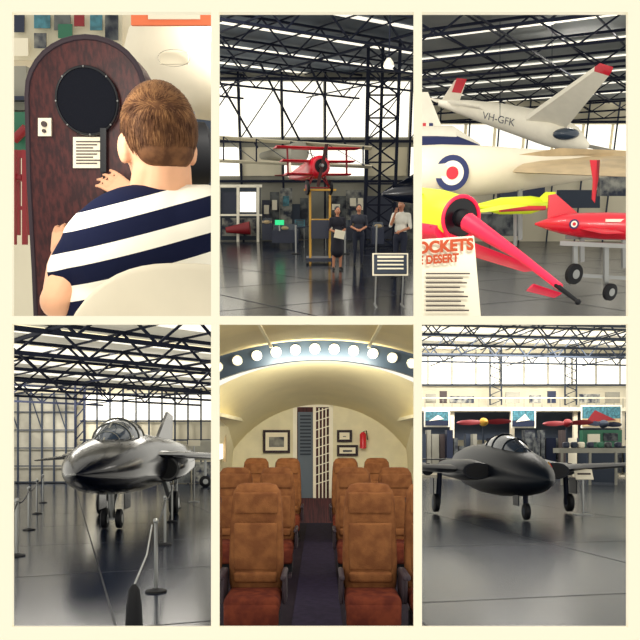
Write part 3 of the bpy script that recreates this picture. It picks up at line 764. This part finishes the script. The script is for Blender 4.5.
def post(m,b,h,k='steel',rr=.03):
    m.tube([b,b+V((0,0,h))],rr,k,n=12);m.tube([b,b+V((0,0,.03)),b+V((0,0,.06))],[.17,.16,.04],'black',n=20);m.ell(b+V((0,0,h)),(rr*1.5,rr*1.5,rr*1.5),k)
def barrier(name,pxs,h,k='steel',rr=.03,room=R4):
    m=MB();bs=[room.fl(a,b) for a,b in pxs]
    for b in bs:post(m,b,h,k,rr)
    for a,b in zip(bs,bs[1:]):
        pts=[a.lerp(b,t/8)+V((0,0,h-.06-.10*math.sin(math.pi*t/8))) for t in range(9)]
        m.tube(pts,.018,'black',n=6)
    room.put(name,m)
barrier('rope_barrier',[(2,590),(17,556),(29,530),(37,514),(43,503)],1.15,'steel',.035)
barrier('rope_barrier',[(156,592),(165,545),(172,522),(177,508)],1.1,'steel')
m=MB();b=r.fl(134,652);m.tube([b,b+V((0,0,.5)),b+V((0,0,.68)),b+V((0,0,.74))],[.11,.085,.06,.02],'black',n=16)
h=r.fl(156,592)+V((0,0,1.04));m.tube([b+V((0,0,.72)),(b+V((0,0,.72))).lerp(h,.5)-V((0,0,.06)),h-V((.05,.05,0))],.012,'steel',n=6)
r.put('black_bollard',m)
m=MB();pq(m,188,440,200,446,30,'paper',.05,r);m.beam(A(194,446,30),r.fl(194,502),.05,'steel');m.box(r.fl(194,502)+V((0,0,.02)),(.4,.3,.04),'steel');r.put('information_sign',m)

# ================================================================ ROOM 5 : airliner cabin
r=R5;A=r.at;BK=15.2;FZ=-1.85
def arc(crown,rad,half,y,n=25):
    return [V((x,y,crown-rad+math.sqrt(max(0,rad*rad-x*x)))) for x in [(-half+2*half*i/(n-1)) for i in range(n)]]
HW=1.9
m=MB();m.poly([(-HW,3.5,FZ),(HW,3.5,FZ),(HW,BK,FZ),(-HW,BK,FZ)],'cfloor');r.put('floor',m)
m=MB();m.box((-.03,9.3,FZ+.008),(.50,11.6,.016),'carpet');r.put('aisle_carpet',m)
m=MB();m.loft([arc(1.5,5,HW,5),arc(1.52,5,HW,10.9)],'ctan',cap=False,closed=False)
m.loft([arc(1.22,3.4,HW,11.1),arc(1.02,2.6,HW,12.5),arc(.72,2.3,HW,BK)],'cceil',cap=False,closed=False)
for s_ in(-1,1):m.box((.75*s_,8,1.40),(.04,5.6,.03),'cceil')
r.put('ceiling',m)
m=MB();o=arc(1.56,5,HW,10.95);inn=arc(1.22,4.2,HW,10.95)
m.loft([o,inn,[p+V((0,.13,0)) for p in inn]],'navyarch',cap=False,closed=False,smooth=False)
for k in range(-5,6):
    x=-.08+k*.302;z=1.39-4.6+math.sqrt(4.6**2-x*x)
    m.disc((x,10.93,z),(0,-1,0),.066,'lamp',n=20,t=.015);m.torus((x,10.92,z),(0,-1,0),.07,.012,'cream')
r.put('arch_light_panel',m)
for s_,nm in((-1,'wall_left'),(1,'wall_right')):
    m=MB();prof=[(HW,FZ),(HW+.02,-.9),(HW-.02,-.3),(HW-.2,.2),(HW-.1,1.2)]
    m.loft([[V((x*s_,y,z)) for x,z in prof] for y in(4,10.9)],'cwall',cap=False,closed=False)
    prof=[(HW,FZ),(HW+.02,-.9),(HW-.02,-.3),(HW-.15,.2),(HW-.05,.6)]
    m.loft([[V((x*s_,y,z)) for x,z in prof] for y in(10.9,BK)],'cwall',cap=False,closed=False)
    for y in(8,9.6,11.4,13):
        m.rbox(((HW-.04)*s_,y,-.15),(.06,.5,.5),'winglow',.05);m.box(((HW-.09)*s_,y+.3,-.15),(.05,.14,.6),'tan')
    m.box(((HW-.2)*s_,9.5,.36),(.36,11,.06),'cwall')
    r.put(nm,m)
m=MB();pq(m,216,396,293,498,BK-.02,'cwall',.05,r);pq(m,333,396,417,498,BK-.02,'cwall',.05,r);pq(m,292,396,334,406,BK-.02,'cwall',.05,r)
m.prism(arc(.74,2.3,HW,BK)+[A(417,405,BK),A(216,405,BK)],(0,.04,0),'cwall')
r.put('wall_back',m)
m=MB();pq(m,286,400,341,600,17.5,'wood',.05,r);r.put('galley_wall',m)
m=MB()
for x0,x1,y0,y1 in((293,297,405,498),(329,333,405,498),(293,333,403,407),(313,316,407,498)):pq(m,x0,y0,x1,y1,BK-.05,'white',.06,r)
pq(m,298,412,313,498,BK+.2,'louver',.05,r)
for i in range(12):pq(m,300,415+i*3.5,311,416.5+i*3.5,BK+.17,'trussg',.03,r)
for x in(319,322.5,326):pq(m,x-.6,408,x+.6,498,BK,'white',.03,r)
for i in range(9):m.beam(A(316,412+i*9,BK),A(329,408+i*9,BK),.018,'white')
r.put('door_2',m)
m=MB();pq(m,306,396,324,401,BK-.08,'dred',.04,r);r.put('exit_sign',m)
for x0,y0,x1,y1,nm in((263,430,290,453,'framed_picture'),(337,430,352,442,'framed_picture'),(337,445,358,456,'framed_picture')):
    m=MB();pq(m,x0,y0,x1,y1,BK-.1,'seats',.05,r);pq(m,x0+2.5,y0+2.5,x1-2.5,y1-2.5,BK-.12,'paper',.03,r);pq(m,x0+6,y0+7,x1-6,y1-6,BK-.13,'mix',.02,r);r.put(nm,m)
m=MB();c=A(363,440,BK-.2);m.tube([c-V((0,0,.18)),c+V((0,0,.12)),c+V((0,0,.17))],[.07,.07,.03],'red');m.tube([c+V((0,0,.17)),c+V((.07,0,.2)),c+V((.1,0,0))],.012,'black');r.put('fire_extinguisher',m)
def seat(x,y,lift=0):
    m=MB();T=Matrix.Translation(V((x,y,FZ)));m.T=T;w=.52;BH=1.0+lift
    m.rbox((0,.02,.38),(w-.03,.54,.17),'seatc',.055);m.rbox((0,-.22,.30),(w-.04,.1,.22),'seatc',.045)
    rings=[]
    for t,hw,th in((0,.235,.08),(.08,.25,.1),(.3,.258,.11),(.6,.25,.1),(.8,.24,.09),(.92,.225,.075),(.985,.18,.05),(1,.12,.02)):
        z=.42+t*BH;yy=.25+t*.14;rg=[]
        for j in range(20):
            a=2*math.pi*j/20;c_,s2=math.cos(a),math.sin(a)
            rg.append(V((hw*math.copysign(abs(c_)**.4,c_),yy+th*math.copysign(abs(s2)**.7,s2),z)))
        rings.append(rg)
    m.loft(rings,'seat')
    m.rbox((0,.262,.42+BH*.82),(.41,.05,.2),'seat',.02)
    m.rbox((0,.19,.84),(.40,.05,.44),'seat',.02)
    m.rbox((0,.165,.56),(.41,.06,.1),'seat',.03)
    m.box((0,.38,.88),(.46,.03,.8+lift),'seats',rot=Matrix.Rotation(-.145,3,'X'))
    for s_ in(-1,1):
        m.rbox((.278*s_,.02,.62),(.05,.44,.05),'seats',.02);m.rbox((.278*s_,.12,.48),(.035,.3,.26),'seats',.015)
        m.beam((.2*s_,-.15,0),(.2*s_,-.12,.26),.035,'seats');m.beam((.2*s_,.2,0),(.2*s_,.2,.32),.035,'seats');m.beam((.2*s_,-.2,.02),(.2*s_,.28,.02),.04,'seats')
    m.box((0,0,.17),(.46,.36,.18),'black')
    m.T=None;r.put('aircraft_seat',m)
for y,l in((6.3,0),(9.4,.02),(12.6,.06)):
    for x in(-.60,-1.18,.47,1.05):seat(x,y,l)

# ================================================================ ROOM 6 : gallery hangar with jet
r=R6;A=r.at;BD=56
floor(r,'floor','floor6',6,BD,joint=5,ang=.2)
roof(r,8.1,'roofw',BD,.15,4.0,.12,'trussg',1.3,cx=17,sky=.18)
m=MB();m.poly([(0,BD,-2),(50,BD,-2),(50,BD,8.2),(0,BD,8.2)],'wallp');r.put('wall_back',m)
m=MB();pq(m,419,356,640,384,BD-.1,'winglow',.05,r)
r.put('window_4',m)
m=MB()
for x in range(428,640,24):m.beam(A(x,350,BD-.3),A(x,386,BD-.3),.1,'wallg')
for x in(490,565):m.truss(A(x,346,BD-.9),A(x,405,BD-.9),(.9,0,0),6,.1,'trussg')
m.beam(A(419,355,BD-.3),A(640,355,BD-.3),.25,'trussg');m.beam(A(419,385,BD-.3),A(640,385,BD-.3),.15,'trussg')
r.put('wall_frame_steel',m)
m=MB();pq(m,419,407,640,411,52,'offwhite',1.8,r);
for x in range(425,640,9):m.beam(A(x,398,52),A(x,408,52),.04,'wallg')
m.beam(A(419,398,52),A(640,398,52),.07,'offwhite')
for x in(452,512,575,622):m.beam(A(x,410,52.5),V((A(x,410,52.5).x,52.5,-2)),.3,'offwhite')
r.put('mezzanine_gallery',m)
m=MB();pq(m,419,411,640,440,54,'trussg',.2,r);r.put('wall_partition',m)
m=MB()
for i,(x0,x1,y0,k) in enumerate([(426,436,394,'wallg'),(440,447,391,'ink'),(450,474,396,'mix'),(506,520,392,'wallg'),(530,541,395,'mix'),(548,556,391,'navy'),(580,600,394,'mix'),(606,620,392,'wallg')]):
    pq(m,x0,y0,x1,403,52.4+.1*i,k,.2,r)
r.put('gallery_exhibits',m)
for i,(x0,y0,x1,y1) in enumerate([(424,410,450,427),(511,409,536,428),(581,405,622,428)]):
    m=MB();pq(m,x0,y0,x1,y1,51.4,'white',.06,r);pq(m,x0+1.5,y0+1.5,x1-1.5,y1-1.5,51.35,'teal',.05,r);pq(m,x0+1.5,(y0+y1)/2+2,x1-1.5,y1-1.5,51.3,'tan' if i==2 else 'navy',.05,r)
    m.prism([A(x0+5,y1-6,51.25),A(x0+14,y0+5,51.25),A(x1-6,y1-8,51.25)],(0,.03,0),'dred' if i==2 else 'white');r.put('framed_poster',m)
def prop(px,py,Y,L,ang,k,hub):
    m=MB();c=A(px,py,Y)
    for s_ in(1,-1):
        d=V((math.cos(ang),0,math.sin(ang)))*s_;n=V((0,1,0)).cross(d)
        rg=[]
        for t,w in((.06,.08),(.2,.16),(.5,.2),(.8,.16),(.97,.08),(1,.02)):
            q=c+d*L*t;tw=.7-.5*t;ww=n*w*math.cos(tw)+V((0,1,0))*w*math.sin(tw);th=V((0,.05,0))
            rg.append([q-ww,q+th,q+ww,q-th])
        m.loft(rg,k)
    m.tube([c+V((0,-.7,0)),c+V((0,-.45,0)),c+V((0,-.1,0)),c+V((0,.2,0))],[.03,.16,.26,.28],hub,n=20)
    m.beam(c+V((0,.2,0)),V((c.x,c.y+.2,-2)),.12,'trussg');m.box((c.x,c.y+.2,-1.95),(1,.8,.1),'trussg')
    r.put('display_propeller',m)
prop(484,422,46,1.8,.03,'dred','amber');prop(568,423,47,1.7,.04,'dred','dred');prop(604,424,47.5,1.2,-.04,'navy','trussg')
m=MB();X=419;i=0;random.seed(3)
while X<636:
    w=random.choice([5,8,11,7]);y0=random.choice([430,434,438,446]);k=random.choice(['mixd','navy','paper','ink','dnavy','trussg','mixd','wallg','truss'])
    pq(m,X,y0,X+w-1,475-random.choice([0,2]),49+.3*(i%4),k,.8,r);i+=1;X+=w
r.put('display_cases',m)
m=MB();pq(m,560,448,640,453,40,'wallg',1.2,r)
for x in(562,590,616,636):m.beam(A(x,452,40),(A(x,452,40).x,40,-2),.12,'wallg')
for x,k in((566,'navy'),(574,'trussg'),(581,'paper'),(590,'navy'),(600,'green'),(608,'mixd'),(618,'navy')):m.rbox(A(x,445,40.5),(.36,.4,.35),k,.1)
r.put('exhibit_table',m)
m=MB();pq(m,583,430,622,447,44,'green',.6,r);pq(m,588,434,600,442,43.9,'paper',.1,r);pq(m,604,433,618,441,43.9,'mixd',.1,r);m.box((A(604,446,44).x,44.3,-.9),(1.8,.4,2.2),'trussg');r.put('green_display_case',m)
m=MB();m.T=plane_T(A(549,478,18.0),(.03,-1,0))
m.fuse([(0,.03,.03,-.05),(.12,.15,.14,-.05),(.45,.33,.29,-.04),(1.0,.53,.46,-.01),(1.8,.72,.61,.03),(2.8,.87,.74,.08),(4,.96,.82,.1),(5.5,1.0,.84,.12),(7.5,.8,.75,.15),(9.5,.45,.5,.2)],'jet6',n=34)
m.fuse([(1.7,.03,.03,.5),(2.1,.26,.22,.56),(2.8,.40,.42,.64),(3.8,.44,.52,.7),(4.8,.38,.42,.74),(6.3,.1,.1,.8)],'glass',n=28)
for x,a,b_,z in((2.12,.27,.23,.56),(2.8,.41,.43,.64),(3.8,.45,.53,.7),(4.7,.40,.44,.73)):m.torus((x,0,z),(1,0,0),1,.03,'jet6',sx=a,sy=b_)
m.beam((1.75,0,.58),(2.8,0,1.06),.05,'jet6')
for s_ in(1,-1):
    T0=m.T;m.T=T0@Matrix.Translation((.5,1.15*s_,0))
    m.fuse([(2.2,.44,.24,.10),(2.25,.46,.26,.10),(3.5,.6,.34,.1),(6,.5,.3,.1)],'jet6');m.fuse([(2.17,.36,.18,.10),(2.2,.36,.17,.10)],'black');m.T=T0
    m.wing((3.0,1.2*s_,.12),(6.1,1.2*s_,.1),(4.3,5.4*s_,.30),(5.5,5.4*s_,.30),.30,'jet6',.09)
    m.tube([(4.5,2.3*s_,.1),(7,2.3*s_,.15),(10.5,2.3*s_,.3)],[.2,.18,.14],'jet6',n=14)
    m.prism([(9.5,2.33*s_,.3),(10.7,2.33*s_,.3),(10.8,2.33*s_,.9),(10.2,2.33*s_,.95)],(0,-.08,0),'jet6')
    m.tube([(4.1,2.0*s_,0),(4.1,2.05*s_,-1.0)],.08,'truss');m.wheel((4.1,2.12*s_,-.94),(0,1,0),.29,.18,'black','trussg')
    m.box((4.1,2.25*s_,-.4),(.6,.03,.5),'jet6')
m.wing((9.9,-2.3,.35),(10.6,-2.3,.35),(9.9,2.3,.35),(10.6,2.3,.35),.1,'jet6')
m.tube([(1.9,0,-.4),(1.8,0,-1.05)],.07,'truss');m.wheel((1.8,0,-1.02),(0,1,0),.24,.15,'black','trussg');m.box((2.1,.2,-.7),(.5,.03,.35),'jet6')
m.disc((1.75,-.66,.26),(-.35,-1,.42),.14,'amber',t=.02);m.disc((1.74,-.675,.27),(-.35,-1,.42),.085,'red',t=.022)
m.T=None;r.put('twin_boom_jet',m)
m=MB();b=r.fl(583,515);m.beam(b,b+V((0,0,1.15)),.05,'steel');m.box(b+V((0,0,.02)),(.5,.4,.04),'steel');m.rbox(b+V((0,-.05,1.25)),(.55,.04,.36),'paper',.01,rot=Matrix.Rotation(-.5,3,'X'));m.box(b+V((0,-.09,1.27)),(.4,.02,.05),'ink',rot=Matrix.Rotation(-.5,3,'X'));r.put('information_sign',m)

# ================================================================ lights, world, camera
w=bpy.data.worlds.new('World');scene.world=w;w.use_nodes=True
w.node_tree.nodes['Background'].inputs['Color'].default_value=(1.0,0.965,0.86,1);w.node_tree.nodes['Background'].inputs['Strength'].default_value=1.06
area('added_fill_light',R1,R1.at(-10,60,3.7),R1.at(150,200,6),.3,1.0,22)  # added fill from left of the opening, out of view
area('added_fill_light',R2,(-1,20,5.5),(-1.2,22,-1),6,1.2,220)  # overhead fill added for the triplane hall
area('added_fill_light',R2,R2.at(316,-5,8),R2.at(330,240,18),2,.4,110)  # unseen fill added above the opening
area('added_fill_light',R3,(7,22,4.0),(6,20,-1),5,1.2,260)  # overhead fill added for the drone room
area('added_fill_light',R3,R3.at(525,-5,5),R3.at(525,200,9),1.2,.3,80)  # added fill above the opening, lights the nearer drones
area('added_fill_light',R4,(-9,30,3.8),(-8,28,-2),8,2,400)  # fill added under the roof, mid hangar
area('added_fill_light',R4,(-16,42,3.6),(-17,46,-1),8,1,700)  # added fill to brighten the hangar door and back wall
area('added_fill_light',R4,R4.at(190,320,12),R4.at(180,560,12.5),1.5,.06,130)  # added lamp hidden behind the wall strip, lightens the near floor
area('added_fill_light',R5,(0,6.5,1.3),(0,9,-1),1.2,.3,26,(1,.9,.72))  # fill added for the front of the cabin
area('added_fill_light',R5,(0,10.6,1.15),(0,13.5,.3),1.6,.2,65,(1,.93,.74))  # added fill aimed at the rear cabin and bulkhead
area('added_fill_light',R6,(13,47,7.5),(12,52,0),14,2,2400)  # added fill for the gallery end of the hangar
area('added_fill_light',R6,(9,30,4.8),(9,30,-2),4,2,260)  # downward fill added over the middle of the floor
area('added_fill_light',R6,R6.at(480,320,13),R6.at(480,560,13),2.5,.06,260)  # unseen lamp added behind the wall strip to lighten the near floor
cam=bpy.data.cameras.new('camera');co=bpy.data.objects.new('camera',cam);scene.collection.objects.link(co)
co.location=(0,0,CAMZ);co.rotation_euler=(math.pi/2,0,0)
cam.sensor_width=36;cam.sensor_fit='HORIZONTAL';cam.lens=36*F/640;cam.shift_y=(HZ-320)/640;cam.clip_end=500
scene.camera=co
